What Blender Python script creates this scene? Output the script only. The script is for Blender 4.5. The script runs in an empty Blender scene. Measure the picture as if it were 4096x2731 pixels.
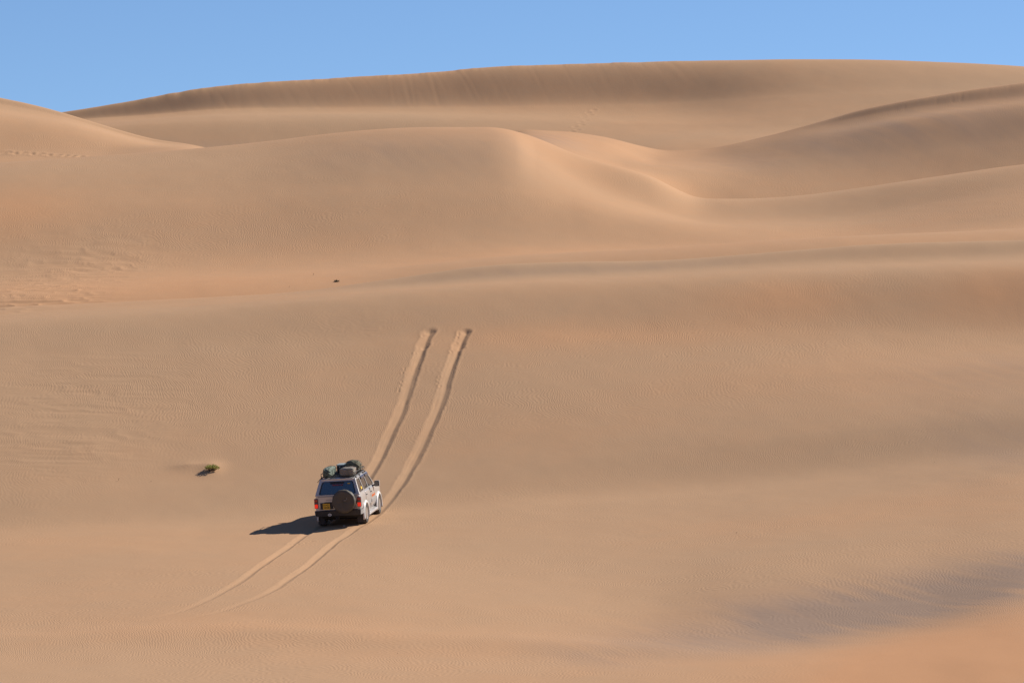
import bpy, bmesh, math, random
import numpy as np
from mathutils import Vector, Matrix, Euler
from mathutils.geometry import tessellate_polygon

R = math.radians
random.seed(7)
rng = np.random.default_rng(7)
scene = bpy.context.scene
COL = scene.collection

# ------------------------------------------------------------------ camera
F = 16000.0            # focal length in pixels of a 4096 x 2731 picture
CX, CY = 2048.0, 1365.5
CAMZ = 16.0
PITCH = math.atan((CY - 640.0) / F)
cam_d = bpy.data.cameras.new('camera')
cam = bpy.data.objects.new('camera', cam_d)
COL.objects.link(cam)
cam.location = (0, 0, CAMZ)
cam.rotation_euler = (math.pi / 2 - PITCH, 0, 0)
cam_d.sensor_fit = 'HORIZONTAL'
cam_d.sensor_width = 36.0
cam_d.lens = 36.0 * F / 4096.0
cam_d.clip_start = 1.0
cam_d.clip_end = 20000
scene.camera = cam

# ------------------------------------------------------------------ sky, sun, exposure
SUN_BETA = 30.0        # degrees from +X (picture right) towards +Y (away)
SUN_ELEV = 36.5
w = bpy.data.worlds.new('World')
scene.world = w
w.use_nodes = True
nt = w.node_tree
for n in list(nt.nodes):
    nt.nodes.remove(n)
wo = nt.nodes.new('ShaderNodeOutputWorld')
bg = nt.nodes.new('ShaderNodeBackground')
sky = nt.nodes.new('ShaderNodeTexSky')
sky.sky_type = 'NISHITA'
sky.sun_disc = False
sky.sun_elevation = R(SUN_ELEV)
sky.sun_rotation = R(90 - SUN_BETA)
sky.altitude = 3000
sky.air_density = 0.9
sky.dust_density = 0.0
sky.ozone_density = 5.0
bg.inputs['Strength'].default_value = 0.084
tcw = nt.nodes.new('ShaderNodeTexCoord')
addv = nt.nodes.new('ShaderNodeVectorMath'); addv.operation = 'ADD'; addv.inputs[1].default_value = (0, 0, 0.085)   # clear desert air: the pale band stays below the horizon
nrm = nt.nodes.new('ShaderNodeVectorMath'); nrm.operation = 'NORMALIZE'
nt.links.new(tcw.outputs['Generated'], addv.inputs[0]); nt.links.new(addv.outputs[0], nrm.inputs[0]); nt.links.new(nrm.outputs[0], sky.inputs['Vector'])
nt.links.new(sky.outputs[0], bg.inputs['Color'])
nt.links.new(bg.outputs[0], wo.inputs['Surface'])

sv = Vector((math.cos(R(SUN_BETA)) * math.cos(R(SUN_ELEV)), math.sin(R(SUN_BETA)) * math.cos(R(SUN_ELEV)), math.sin(R(SUN_ELEV))))
sun_d = bpy.data.lights.new('sun', 'SUN')
sun_d.energy = 4.6
sun_d.angle = R(0.53)
sun_d.color = (1.0, 0.93, 0.83)
sun = bpy.data.objects.new('sun', sun_d)
sun.rotation_euler = sv.to_track_quat('Z', 'Y').to_euler()
sun.location = (100, 60, 120)
COL.objects.link(sun)

scene.view_settings.view_transform = 'Standard'
scene.view_settings.look = 'None'
scene.view_settings.exposure = 0.50
scene.view_settings.gamma = 1.0

# ------------------------------------------------------------------ helpers: pixels, noise
def px_dir(x, y):
    """azimuth (rad, right positive) and tan(elevation) of a picture point"""
    dx = (np.asarray(x, float) - CX) / F
    dy = (CY - np.asarray(y, float)) / F
    cp, sp = math.cos(PITCH), math.sin(PITCH)
    fy = cp + dy * sp
    fz = -sp + dy * cp
    return np.arctan2(dx, fy), fz / np.hypot(dx, fy)

def vnoise(x, y, seed=0):
    """2D value noise, -1..1"""
    xi = np.floor(x).astype(np.int64); yi = np.floor(y).astype(np.int64)
    xf = x - xi; yf = y - yi
    xf = xf * xf * (3 - 2 * xf); yf = yf * yf * (3 - 2 * yf)
    def h(a, b):
        n = (a * 374761393 + b * 668265263 + seed * 974711) & 0x7fffffff
        n = ((n ^ (n >> 13)) * 1274126177) & 0x7fffffff
        n = (n ^ (n >> 16)) & 0xffff
        return n / 32767.5 - 1.0
    a = h(xi, yi); b = h(xi + 1, yi); c = h(xi, yi + 1); d = h(xi + 1, yi + 1)
    return (a * (1 - xf) + b * xf) * (1 - yf) + (c * (1 - xf) + d * xf) * yf

def fbm(x, y, seed=0, oct=3):
    s = 0; a = 1; t = 0
    for i in range(oct):
        s = s + a * vnoise(x * 2 ** i, y * 2 ** i, seed + i * 17); t += a; a *= 0.5
    return s / t

def sstep(a, b, x):
    t = np.clip((x - a) / (b - a), 0, 1)
    return t * t * (3 - 2 * t)

def pchip(xk, yk, x):
    xk = np.asarray(xk, float); yk = np.asarray(yk, float)
    h = np.diff(xk); d = np.diff(yk) / h
    m = np.zeros_like(yk)
    m[1:-1] = np.where(d[:-1] * d[1:] > 0, 0.5 * (d[:-1] + d[1:]), 0.25 * (d[:-1] + d[1:]))
    m[0] = d[0] * .7; m[-1] = d[-1] * .7
    xc = np.clip(x, xk[0], xk[-1])
    i = np.clip(np.searchsorted(xk, xc) - 1, 0, len(h) - 1)
    t = (xc - xk[i]) / h[i]
    return ((2*t**3-3*t**2+1) * yk[i] + (t**3-2*t**2+t) * h[i] * m[i] + (-2*t**3+3*t**2) * yk[i+1] + (t**3-t**2) * h[i] * m[i+1])

# ------------------------------------------------------------------ terrain: dunes laid out in plan and height
# polar grid about the viewpoint; every row below is a contour of a dune: its distance and its height
STEP = 4.0
fine = np.arange(-520, 4096 + 521, STEP)
az_f = np.arctan((fine - CX) / F)
side = np.radians(np.array([9.8, 10.1, 10.6, 11.5, 13, 15, 18, 22, 27, 33, 40, 50, 60, 75, 90, 105, 120, 135, 150, 165, 180.0]))
AZ = np.concatenate([-side[::-1], az_f, side])
RR = np.concatenate([
    np.array([0.5, 4, 9, 15, 22, 30, 40, 50, 60, 70, 80, 88, 94, 98]),
    np.arange(101, 124, 0.25), np.arange(124, 200, 0.12), np.arange(200, 212, 0.15), np.arange(212, 278, 0.3), np.arange(278, 298, 0.15),
    np.arange(298, 325, 0.5), np.arange(325, 356, 0.14), np.arange(356, 380, 1.0),
    np.array([385, 400, 430, 480, 560, 700, 900, 1300, 2000, 3500, 6000.0])])
NC, NR = len(AZ), len(RR)
PXC0 = CX + F * np.tan(np.clip(AZ, -1.2, 1.2))

def layer(rows, foot=0.3):
    """rows: (r or [(x,r)..], {'y': [(x,y)..]} or {'z': v} or {'dz': v below the previous row})"""
    rk, zk = [], []
    for r, s in rows:
        if isinstance(r, (int, float)):
            rc = np.full(NC, float(r))
        else:
            xs = np.array([p[0] for p in r], float)
            rc = pchip(np.arctan((xs - CX) / F), [p[1] for p in r], AZ)
        if 'z' in s:
            zc = np.full(NC, float(s['z']))
        elif 'dz' in s:
            zc = zk[-1] - s['dz']
        else:
            a, te = px_dir([p[0] for p in s['y']], [p[1] for p in s['y']])
            zc = CAMZ + rc * pchip(a, te, AZ)
        rk.append(rc); zk.append(zc)
    rk = np.array(rk); zk = np.array(zk)
    K = len(rk)
    h = np.diff(rk, axis=0); d = np.diff(zk, axis=0) / h
    m = np.zeros_like(zk)
    m[1:-1] = (d[:-1] * h[1:] + d[1:] * h[:-1]) / (h[:-1] + h[1:])
    lim = 2.0 * np.minimum(np.abs(d[:-1]), np.abs(d[1:]))
    m[1:-1] = np.clip(m[1:-1], -lim, lim)
    m[0] = foot; m[-1] = d[-1]
    ker = np.exp(-(np.arange(-60, 61) / 26.0) ** 2); ker /= ker.sum()
    m = np.array([np.convolve(np.pad(q, 60, mode='edge'), ker, mode='valid') for q in m])
    Z = np.empty((NR, NC))
    rr = RR[:, None]
    Z[:] = zk[0][None] + foot * (rr - rk[0][None])
    for k in range(K - 1):
        t = (rr - rk[k][None]) / h[k][None]
        msk = (t >= 0) & (t <= 1)
        tt = np.clip(t, 0, 1)
        v = ((2*tt**3-3*tt**2+1) * zk[k] + (tt**3-2*tt**2+tt) * h[k] * m[k] + (-2*tt**3+3*tt**2) * zk[k+1] + (tt**3-tt**2) * h[k] * m[k+1])
        Z = np.where(msk, v, Z)
    Z = np.where(rr > rk[-1][None], zk[-1][None] + (rr - rk[-1][None]) * -0.05, Z)
    return Z

near = layer([
    (0.5, {'z': 14.3}), (15, {'z': 12.6}), (45, {'z': 6.5}), (80, {'z': 1.8}), (101, {'z': 0.5}),
    (119, {'y': [(-600,2800),(0,2775),(1000,2742),(2000,2715),(2700,2692),(3200,2662),(3600,2625),(4096,2565),(4700,2510)]}),
    ([(-600,126),(2000,126),(2600,127.3),(3200,129),(4096,131),(4700,131)],
     {'y': [(-600,2700),(0,2672),(1000,2638),(2000,2612),(2600,2590),(3000,2558),(3400,2508),(3700,2458),(4096,2375),(4700,2330)]}),
    ([(-600,137),(2000,137),(2600,137),(3000,137),(4096,139.5),(4700,139.5)],
     {'y': [(-600,2555),(0,2510),(900,2452),(1500,2432),(2000,2432),(2600,2425),(3000,2378),(3400,2325),(3700,2282),(4096,2220),(4700,2180)]}),
    (151, {'y': [(-600,2380),(0,2325),(900,2262),(1500,2240),(2000,2228),(2700,2188),(3200,2135),(3700,2082),(4096,2035),(4700,1990)]}),
    (163, {'y': [(-600,2210),(0,2165),(900,2117),(1400,2092),(2000,2045),(2700,2000),(3200,1955),(3700,1900),(4096,1855),(4700,1800)]}),
    (166.5, {'y': [(-600,2168),(0,2122),(900,2072),(1400,2046),(2000,1996),(2700,1948),(3200,1900),(3700,1843),(4096,1797),(4700,1740)]}),
    (172, {'y': [(-600,2000),(0,1965),(900,1927),(1400,1900),(2000,1850),(2700,1790),(3200,1740),(3700,1690),(4096,1650),(4700,1600)]}),
    (181, {'y': [(-600,1700),(0,1680),(900,1650),(1400,1630),(2000,1595),(2700,1560),(3200,1530),(3700,1505),(4096,1480),(4700,1440)]}),
    (190, {'y': [(-600,1470),(0,1440),(900,1390),(1400,1370),(1800,1350),(2600,1335),(3200,1328),(3700,1330),(4096,1335),(4700,1330)]}),
    (197, {'y': [(-600,1330),(0,1290),(900,1232),(1400,1190),(2000,1150),(2600,1128),(3200,1105),(3700,1085),(4096,1075),(4700,1060)]}),
    (202.3, {'y': [(-600,1290),(0,1256),(900,1200),(1400,1158),(2000,1108),(2600,1082),(3200,1050),(3700,1030),(4096,1018),(4700,1000)]}),
    (205, {'y': [(-600,1275),(0,1235),(600,1203),(1220,1164),(1567,1116),(1915,1068),(2264,1050),(2612,1044),(3135,1008),(3483,982),(4096,963),(4700,945)]}),
    (209, {'dz': 0.6}), (219, {'dz': 3.0}), (245, {'dz': 6.0}), (300, {'dz': 6.0})])
mid = layer([
    (208, {'y': [(-600,1320),(0,1290),(1000,1230),(1500,1200),(2000,1140),(2600,1090),(3000,1060),(3400,1035),(4096,1010),(4700,990)]}),
    (229, {'y': [(-600,1110),(0,1080),(1000,1040),(1500,1010),(2000,985),(2600,980),(3000,968),(3400,960),(4096,900),(4700,870)]}),
    ([(-600,240),(2000,240),(2780,236),(4700,236)], {'y': [(-600,860),(0,830),(1000,790),(1500,758),(2000,755),(2300,815),(2600,878),(3000,918),(3400,915),(4096,825),(4700,780)]}),
    ([(-600,250),(2000,250),(2780,243.5),(4700,243.5)], {'y': [(-600,720),(0,682),(1000,632),(1500,575),(1900,556),(2060,575),(2150,630),(2300,715),(2500,795),(2750,868),(3000,880),(3400,862),(4096,750),(4700,690)]}),
    ([(-600,258),(2000,258),(2780,251),(4700,251)], {'y': [(-600,680),(0,652),(400,625),(820,592),(1100,563),(1400,526),(1600,513),(1850,511),(2000,514),(2100,538),(2350,638),(2600,712),(2780,795),(2900,804),(3200,790),(3700,720),(4096,665),(4700,600)]}),
    (264, {'dz': 0.45}), (275, {'dz': 3.0}), (330, {'dz': 6.0})])
far = layer([
    ([(-600,266),(1000,266),(1900,262),(2500,262),(3000,264.75),(4096,267.5),(4700,267.5)], {'y': [(-600,760),(0,720),(800,680),(1500,700),(2000,700),(2500,735),(2780,835),(3000,815),(3700,745),(4096,690),(4700,640)]}),
    ([(-600,278.5),(1000,277),(1900,272),(2500,272),(3000,272.65),(4096,273.3),(4700,273.3)], {'y': [(-600,600),(0,600),(400,605),(820,606),(1000,680),(1900,660),(2100,570),(2500,660),(2900,700),(3300,668),(3700,615),(4096,565),(4700,500)]}),
    ([(-600,285),(1000,284),(1900,282),(2500,282),(3000,280.5),(4096,279),(4700,279)], {'y': [(-600,420),(0,478),(300,512),(600,577),(820,600),(1000,665),(1900,640),(2100,542),(2400,572),(2640,640),(2900,640),(3300,560),(3700,480),(4096,430),(4700,360)]}),
    ([(-600,295.7),(0,294.7),(820,289.5),(1900,289),(2500,290.0),(2700,289.4),(3000,287.5),(3300,286.5),(3600,285.6),(4096,283.8),(4700,283.6)], {'y': [(-600,330),(0,418),(240,466),(600,565),(820,595),(1000,660),(1900,620),(2080,532),(2250,530),(2450,556),(2640,603),(2780,603),(3000,567),(3300,500),(3600,441),(4096,386),(4700,320)]}),
    ([(-600,297),(0,296),(820,290.8),(2500,290.8),(3000,288.65),(4096,286.5),(4700,286.5)], {'y': [(-600,290),(0,394),(240,450),(400,498),(600,554),(820,591),(1000,650),(1900,610),(2050,530),(2200,524),(2400,545),(2640,600),(2700,602),(2850,592),(3100,538),(3300,484),(3450,440),(3800,375),(4096,332),(4700,270)]}),
    ([(-600,299.3),(0,298.3),(820,293.1),(4700,293)], {'dz': 0.25}), (308, {'dz': 3.5}), (340, {'dz': 6.0})])
rA = lambda a, b, c, d: [(-600, a), (2000, a), (2700, b), (3200, c), (4096, d), (4700, d)]
ridge = layer([
    (302, {'y': [(-600,740),(4700,720)]}),
    ([(-600,326),(1500,326),(2200,320),(2700,314),(3200,312),(4700,312)], {'y': [(-600,660),(0,640),(800,618),(2000,612),(3000,595),(4096,590),(4700,590)]}),
    (rA(334, 330, 326, 324), {'y': [(-600,560),(0,545),(400,508),(800,484),(1400,480),(2000,486),(2700,505),(3200,500),(4096,470),(4700,480)]}),
    ([(-600,349.0),(240,348.4),(600,347.2),(1000,345.6),(1390,344.5),(2000,343.3),(2700,342),(3200,338),(4096,336),(4700,336)], {'y': [(-600,500),(0,500),(240,484),(500,468),(860,440),(1390,432),(2000,428),(2700,412),(3200,380),(4096,360),(4700,380)]}),
    (350, {'y': [(-600,500),(100,470),(240,451),(400,428),(860,348),(1390,312),(1660,296),(2000,268),(2500,252),(3100,240),(3300,239),(3600,244),(4096,267),(4700,320)]}),
    (353, {'dz': 0.15}), (372, {'dz': 3.0}), (420, {'dz': 8.0}), (700, {'dz': 8.0})])
def smax(a, b, k=0.25):
    return 0.5 * (a + b + np.sqrt((a - b) ** 2 + k * k))
r0 = pchip(np.arctan((np.array([-600, 0, 900, 1500, 2300, 3200]) - CX) / F), [133.5, 133, 132.3, 130, 127.5, 124], AZ)
near = near + 0.13 * np.exp(-((RR[:, None] - r0[None]) / 2.3) ** 2) * (1 - sstep(2300, 3200, PXC0))[None]
Z = smax(np.maximum(near, -20), np.maximum(mid, -21))
Z = smax(Z, np.maximum(far, -21))
Z = smax(Z, np.maximum(ridge, -21), 0.5)

XW = RR[:, None] * np.sin(AZ)[None]
YW = RR[:, None] * np.cos(AZ)[None]
# picture coordinates of the grid's columns (used to place marks made on the sand)
PXC = CX + F * np.tan(np.clip(AZ, -1.2, 1.2))
PXG = np.broadcast_to(PXC[None], Z.shape)

def cast(x, y, rmin=100.0):
    """ground point seen at a picture point -> (x, y, z, r)"""
    a, te = px_dir(x, y)
    a = float(a); te = float(te)
    j = int(np.clip(np.searchsorted(AZ, a) - 1, 0, NC - 2)); t = (a - AZ[j]) / (AZ[j+1] - AZ[j])
    col = Z[:, j] * (1 - t) + Z[:, j+1] * t
    ray = CAMZ + RR * te
    idx = np.nonzero((col >= ray) & (RR > rmin))[0]
    i = idx[0]
    d0 = col[i-1] - ray[i-1]; d1 = col[i] - ray[i]
    u = d0 / (d0 - d1)
    r = RR[i-1] + (RR[i] - RR[i-1]) * u
    return r * math.sin(a), r * math.cos(a), CAMZ + r * te, r

def ground(x, y):
    r = math.hypot(x, y); a = math.atan2(x, y)
    i = int(np.clip(np.searchsorted(RR, r) - 1, 0, NR - 2)); j = int(np.clip(np.searchsorted(AZ, a) - 1, 0, NC - 2))
    u = (r - RR[i]) / (RR[i+1] - RR[i]); t = (a - AZ[j]) / (AZ[j+1] - AZ[j])
    return float((Z[i,j]*(1-t)+Z[i,j+1]*t)*(1-u) + (Z[i+1,j]*(1-t)+Z[i+1,j+1]*t)*u)

# visibility-independent soft undulation
in_near = (RR[:, None] < 212)
und = 0.035 * fbm(XW / 5.0, YW / 7.0, 3) + 0.012 * fbm(XW / 1.6, YW / 2.2, 9)
Z = Z + und * sstep(98, 110, RR)[:, None] * (1 - 0.0 * XW)
ripple = np.clip(0.55 + 1.1 * fbm(XW / 14.0, YW / 9.0, 21), 0.04, 1.4)

# stepped scour marks on the left of the middle slope and left of the near slope
def patch(cx, cy, sx, sy, rmin=100.0):
    p = cast(cx, cy, rmin)
    px1 = cast(cx + sx, cy, rmin); py1 = cast(cx, cy - sy, rmin)
    rx = math.hypot(px1[0]-p[0], px1[1]-p[1]); ry = abs(py1[3] - p[3])
    return np.exp(-((XW - p[0]) / rx) ** 2 - ((YW - p[1]) / ry) ** 2)
for (cx, cy, sx, sy, rm, amp) in ((330, 1060, 260, 110, 212, 0.085), (130, 1180, 260, 60, 212, 0.12), (250, 1800, 240, 90, 100, 0.04), (330, 1600, 420, 160, 100, 0.03)):
    m = patch(cx, cy, sx, sy, rm)
    a = fbm(XW / 1.9 + 1.2 * fbm(XW / 3, YW / 2, 5), YW / 0.55 + XW * .12, 31, 2)
    Z = Z + amp * m * (1 - np.abs(a)) ** 2
# streaks on the near right slope, fanning down to the right
m = patch(3350, 2480, 700, 150)
st = fbm((XW * 0.42 + YW * 1.0) / 0.9, (XW - 0.42 * YW) / 9.0, 41, 2)
Z = Z + 0.008 * m * st
# runnels on the slip face of the long far ridge
rowf = RR[:, None]
band = sstep(343.0, 345.5, rowf) * (1 - sstep(349.3, 350.6, rowf))
lat = sstep(200, 900, PXG) * (1 - sstep(2300, 3000, PXG)) + 0.2
run = fbm(PXG / 26.0 + 0.6 * (rowf - 345), rowf / 7.0, 51, 3)
Z = Z - band * lat * 0.005 * np.clip(run + 0.1, 0, 1) ** 1.5 * 2
for (x0, x1, wd, dp) in ((1610, 1652, 9, .20), (1642, 1668, 7, .14), (1718, 1762, 8, .22), (1560, 1585, 7, .10), (960, 968, 10, .10), (838, 852, 9, .08), (2600, 2740, 26, .12), (2660, 2800, 14, .12), (500, 492, 10, .07)):
    t = np.clip((350 - rowf) / 6.0, 0, 1.0)
    xc = x0 + (x1 - x0) * t
    g = np.exp(-((PXG - xc) / wd) ** 2)
    e = band * sstep(342.6, 344.5, rowf)
    Z = Z - 0.03 * dp * e * g + 0.015 * dp * e * np.exp(-((PXG - xc + 1.9 * wd) / wd) ** 2)
# jagged brink of the far ridge
brink = np.exp(-((rowf - 350.0) / 0.9) ** 2)
Z = Z + brink * sstep(300, 800, PXG) * (1 - sstep(2500, 3000, PXG)) * 0.05 * fbm(PXG / 45.0, rowf * 0, 61, 3)
# avalanche marks on the right-hand slip face
band2 = sstep(284.4, 285.2, rowf) * (1 - sstep(286.0, 286.6, rowf)) * sstep(3500, 3700, PXG)
Z = Z - band2 * 0.015 * np.clip(fbm(PXG / 16.0, rowf / 4, 71, 2), 0, 1)

def pits(pts, rad, dep, rmin, stretch=1.0):
    global Z
    for (x, y) in pts:
        p = cast(x, y, rmin)
        i0, i1 = np.searchsorted(RR, [p[3] - 4 * rad * stretch, p[3] + 4 * rad * stretch])
        a = math.atan2(p[0], p[1]); da = 5 * rad / p[3]
        j0, j1 = np.searchsorted(AZ, [a - da, a + da])
        dx = XW[i0:i1, j0:j1] - p[0]; dy = (YW[i0:i1, j0:j1] - p[1]) / stretch
        q = (dx * dx + dy * dy) / (rad * rad)
        Z[i0:i1, j0:j1] += dep * (-np.exp(-q) + 0.45 * np.exp(-((np.sqrt(q) - 1.8) / 0.6) ** 2))
# footprints: far left slope and crossing the far ridge's foot
pits([(8,612),(30,609),(55,614),(72,616),(95,613),(122,615),(140,618),(163,616),(190,620),(208,622),(232,621),(262,624),(290,625),(322,627)], 0.22, 0.065, 262, 1.3)
pits([(2375,441),(2352,452),(2362,460),(2335,470),(2345,482),(2322,490),(2328,500),(2300,508),(2310,520),(2288,527)], 0.2, 0.022, 300, 1.5)

# ------------------------------------------------------------------ tyre tracks pressed into the sand
LEFT_UP = [(1716,1326),(1691,1384),(1675,1429),(1643,1518),(1630,1562),(1600,1652),(1557,1741),(1518,1830),(1476,1900),(1425,1975),(1365,2040),(1300,2100)]
RIGHT_UP = [(1860,1326),(1834,1384),(1817,1429),(1786,1518),(1776,1562),(1744,1652),(1704,1741),(1662,1830),(1612,1920),(1567,1985),(1532,2029),(1500,2062),(1465,2090)]
LEFT_LOW = [(1300,2100),(1216,2140),(1145,2193),(1083,2234),(1018,2280),(966,2320),(905,2357),(843,2391),(782,2420),(710,2447),(618,2468),(505,2483),(405,2493)]
RIGHT_LOW = [(1465,2090),(1426,2110),(1380,2143),(1334,2173),(1242,2253),(1165,2307),(1109,2348),(1043,2383),(966,2413),(890,2441),(828,2456),(730,2476),(630,2490)]
base_cast = [[cast(*p)[:2] for p in L] for L in (LEFT_UP, RIGHT_UP, LEFT_LOW, RIGHT_LOW)]
Z0 = Z.copy()
fresh = np.zeros_like(Z)
def resample(pts, n):
    p = np.array(pts)
    # Catmull-Rom
    out = []
    P = np.vstack([2*p[0]-p[1], p, 2*p[-1]-p[-2]])
    for i in range(1, len(P) - 2):
        for k in range(n):
            t = k / n
            out.append(0.5 * ((2*P[i]) + (-P[i-1]+P[i+1])*t + (2*P[i-1]-5*P[i]+4*P[i+1]-P[i+2])*t*t + (-P[i-1]+3*P[i]-3*P[i+1]+P[i+2])*t**3))
    out.append(p[-1])
    return np.array(out)
def carve(pts, depth_fn, half_fn, seed, head=False):
    global Z, fresh
    q = resample(pts, 8)
    seg = np.hypot(*np.diff(q, axis=0).T); S = np.concatenate([[0], np.cumsum(seg)]); L = S[-1]
    best = np.full(Z.shape, 9.0, np.float32); sd = np.zeros(Z.shape, np.float32); sp = np.full(Z.shape, -1, np.float32)
    for k in range(len(q) - 1):
        a, b = q[k], q[k+1]
        rs = [math.hypot(*a), math.hypot(*b)]; az = [math.atan2(*a), math.atan2(*b)]
        i0, i1 = np.searchsorted(RR, [min(rs) - 1.0, max(rs) + 1.0]); mg = 1.0 / min(rs)
        j0, j1 = np.searchsorted(AZ, [min(az) - mg, max(az) + mg])
        X = XW[i0:i1, j0:j1]; Y = YW[i0:i1, j0:j1]
        d = b - a; l2 = d @ d
        tr = ((X - a[0]) * d[0] + (Y - a[1]) * d[1]) / l2
        t = np.clip(tr, 0, 1)
        ex = X - a[0] - t * d[0]; ey = Y - a[1] - t * d[1]
        dist = np.hypot(ex, ey)
        sign = np.sign(ex * 1.0)      # + on the picture-right side
        bb = best[i0:i1, j0:j1]; u = dist < bb
        bb[u] = dist[u]; sd[i0:i1, j0:j1][u] = (dist * sign)[u]; sp[i0:i1, j0:j1][u] = (S[k] + t * seg[k])[u]
    ok = best < 1.0
    s = sp[ok]; d = sd[ok].astype(float)
    hw = half_fn(s, L) * (1 + 0.10 * vnoise(s / 0.8, s * 0, seed) + 0.05 * vnoise(s / 0.25, s * 0, seed + 3))
    dep = depth_fn(s, L) * (1 + 0.10 * vnoise(s / 0.6, s * 0, seed + 5))
    u = d / hw
    bot = 0.15
    prof = np.where(u < bot, 1 - np.clip((bot - u) / (1 + bot), 0, 1), 1 - np.clip((u - bot) / (0.92 - bot), 0, 1) ** 1.15)
    # flattened tread ledge inside
    prof = prof + (0.07 * vnoise(u * 5.0, s / 2.5, seed + 11) + 0.05 * vnoise(u * 11.0, s / 1.2, seed + 12)) * (np.abs(u) < .9)
    berm = 0.05 * np.exp(-((u + 1.15) / 0.2) ** 2) + 0.10 * np.exp(-((u - 1.05) / 0.2) ** 2)
    lump = 0.012 * fbm(XW[ok] / 0.12, YW[ok] / 0.18, seed + 8, 2) * np.exp(-((np.abs(u) - 1.1) / 0.3) ** 2)
    Z[ok] += -dep * prof + dep * berm + lump * np.clip(dep / 0.12, 0, 1)
    fresh[ok] = np.maximum(fresh[ok], np.clip(1.4 - np.abs(u), 0, 1) * np.clip(dep / 0.05, 0, 1))

def bump_at(s, c, wd): return np.exp(-((s - c) / wd) ** 2)
for L, sdv in ((base_cast[0], 100), (base_cast[1], 200)):
    carve(L, lambda s, T: 0.070 + 0.02 * bump_at(s, 0.1, 0.5) + 0.02 * bump_at(s, 4.0, 3.0) + 0.02 * bump_at(s, 1.9, 0.35) - 0.03 * sstep(T - 8, T - 1, s),
          lambda s, T: 0.30 + 0.06 * bump_at(s, 0.1, 0.5) + 0.05 * bump_at(s, 1.9, 0.3) - 0.08 * sstep(T * .55, T, s), sdv)
for L, sdv in ((base_cast[2], 300), (base_cast[3], 400)):
    carve(L, lambda s, T: 0.040 * (1 - sstep(T * .35, T * 1.0, s)) * sstep(-1, 1, s) + 0.012 * (1 - sstep(T * .9, T, s)),
          lambda s, T: 0.21 + 0 * s, sdv)
# spun-out hollows at the heads of the tracks
for (x, y, rx, dp) in ((1722, 1328, 0.33, .03), (1868, 1330, 0.27, .025), (1700, 1394, 0.20, .03), (1848, 1394, 0.20, .03)):
    p = cast(x, y)
    i0, i1 = np.searchsorted(RR, [p[3] - 2.5, p[3] + 2.5]); a = math.atan2(p[0], p[1])
    j0, j1 = np.searchsorted(AZ, [a - 1.5 / p[3], a + 1.5 / p[3]])
    dx = (XW[i0:i1, j0:j1] - p[0]) / rx; dy = (YW[i0:i1, j0:j1] - p[1]) / (rx * 1.35)
    q = np.hypot(dx, dy)
    Z[i0:i1, j0:j1] += -dp * np.clip(1 - q ** 2, 0, 1) + dp * 0.15 * np.exp(-((q - 1.2) / 0.2) ** 2)
    fresh[i0:i1, j0:j1] = np.maximum(fresh[i0:i1, j0:j1], 1 - sstep(1.0, 2.4, q))
# thrown clods beside the tracks
pits([(1596,1555),(1602,1541),(1607,1528),(1594,1563),(1754,1520),(1752,1533),(1758,1506),(1760,1545),(1691,1346),(1833,1330),(1834,1341),(1661,1412),(1802,1403),(1806,1409),
      (1617,1475),(1610,1490),(1830,1350),(1826,1372)], 0.055, 0.05, 100)
pits([(1157+i*9, 2182-i*1.6+random.uniform(-2, 2)) for i in range(14)], 0.035, 0.03, 100)
# wind-laid tail of sand beside the green bush
p = cast(765, 1866)
rg = np.exp(-((XW - p[0]) / 0.75) ** 2) * np.exp(-np.abs((YW - p[1] - .05*(XW-p[0])) / 0.55) ** 1.4)
Z += 0.11 * rg
p = cast(845, 1872)
Z += 0.10 * np.exp(-((XW - p[0]) / 0.5) ** 2 - ((YW - p[1]) / 0.9) ** 2)
ripple *= (1 - 0.95 * np.clip(fresh, 0, 1))

# ------------------------------------------------------------------ where the sand is redder or paler (its own colour)
tint = 0.5 * fbm(XW / 20.0, YW / 14.0, 81, 3)
for (x, y, sx, sy, rm, a) in ((3850, 2640, 700, 150, 100, 1.4), (3500, 2730, 250, 60, 100, .7), (3150, 1190, 340, 75, 100, .85), (3980, 1160, 300, 100, 100, .85), (2450, 1340, 700, 60, 100, .6), (60, 850, 260, 110, 212, .75),
                              (1500, 1080, 1000, 100, 212, .35), (3100, 940, 500, 60, 212, .35), (1700, 2480, 1500, 140, 100, .3),
                              (2250, 560, 300, 60, 262, .35), (400, 2000, 500, 300, 100, .25), (600, 1180, 600, 100, 212, .35)):
    try:
        tint = tint + a * patch(x, y, sx, sy, rm)
    except Exception:
        pass
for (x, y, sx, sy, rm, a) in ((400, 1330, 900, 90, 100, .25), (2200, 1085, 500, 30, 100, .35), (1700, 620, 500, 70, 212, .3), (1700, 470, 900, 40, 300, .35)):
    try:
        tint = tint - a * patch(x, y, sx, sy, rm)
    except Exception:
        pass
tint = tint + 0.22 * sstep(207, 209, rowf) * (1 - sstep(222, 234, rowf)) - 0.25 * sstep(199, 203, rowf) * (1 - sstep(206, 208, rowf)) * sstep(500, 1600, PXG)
# smooth, ripple-free places: steep faces and wind-scoured crests
gz = np.gradient(Z0, RR, axis=0)
ripple = ripple + .9 * patch(2500, 1390, 1000, 110) + .5 * patch(700, 2350, 800, 140) 
ripple = ripple * (1 - 0.75 * sstep(0.33, 0.5, gz))
ripple = ripple * (1 - .9 * patch(3800, 2600, 700, 170)) * (1 - .8 * sstep(197, 204, rowf) * (rowf < 212))

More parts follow.
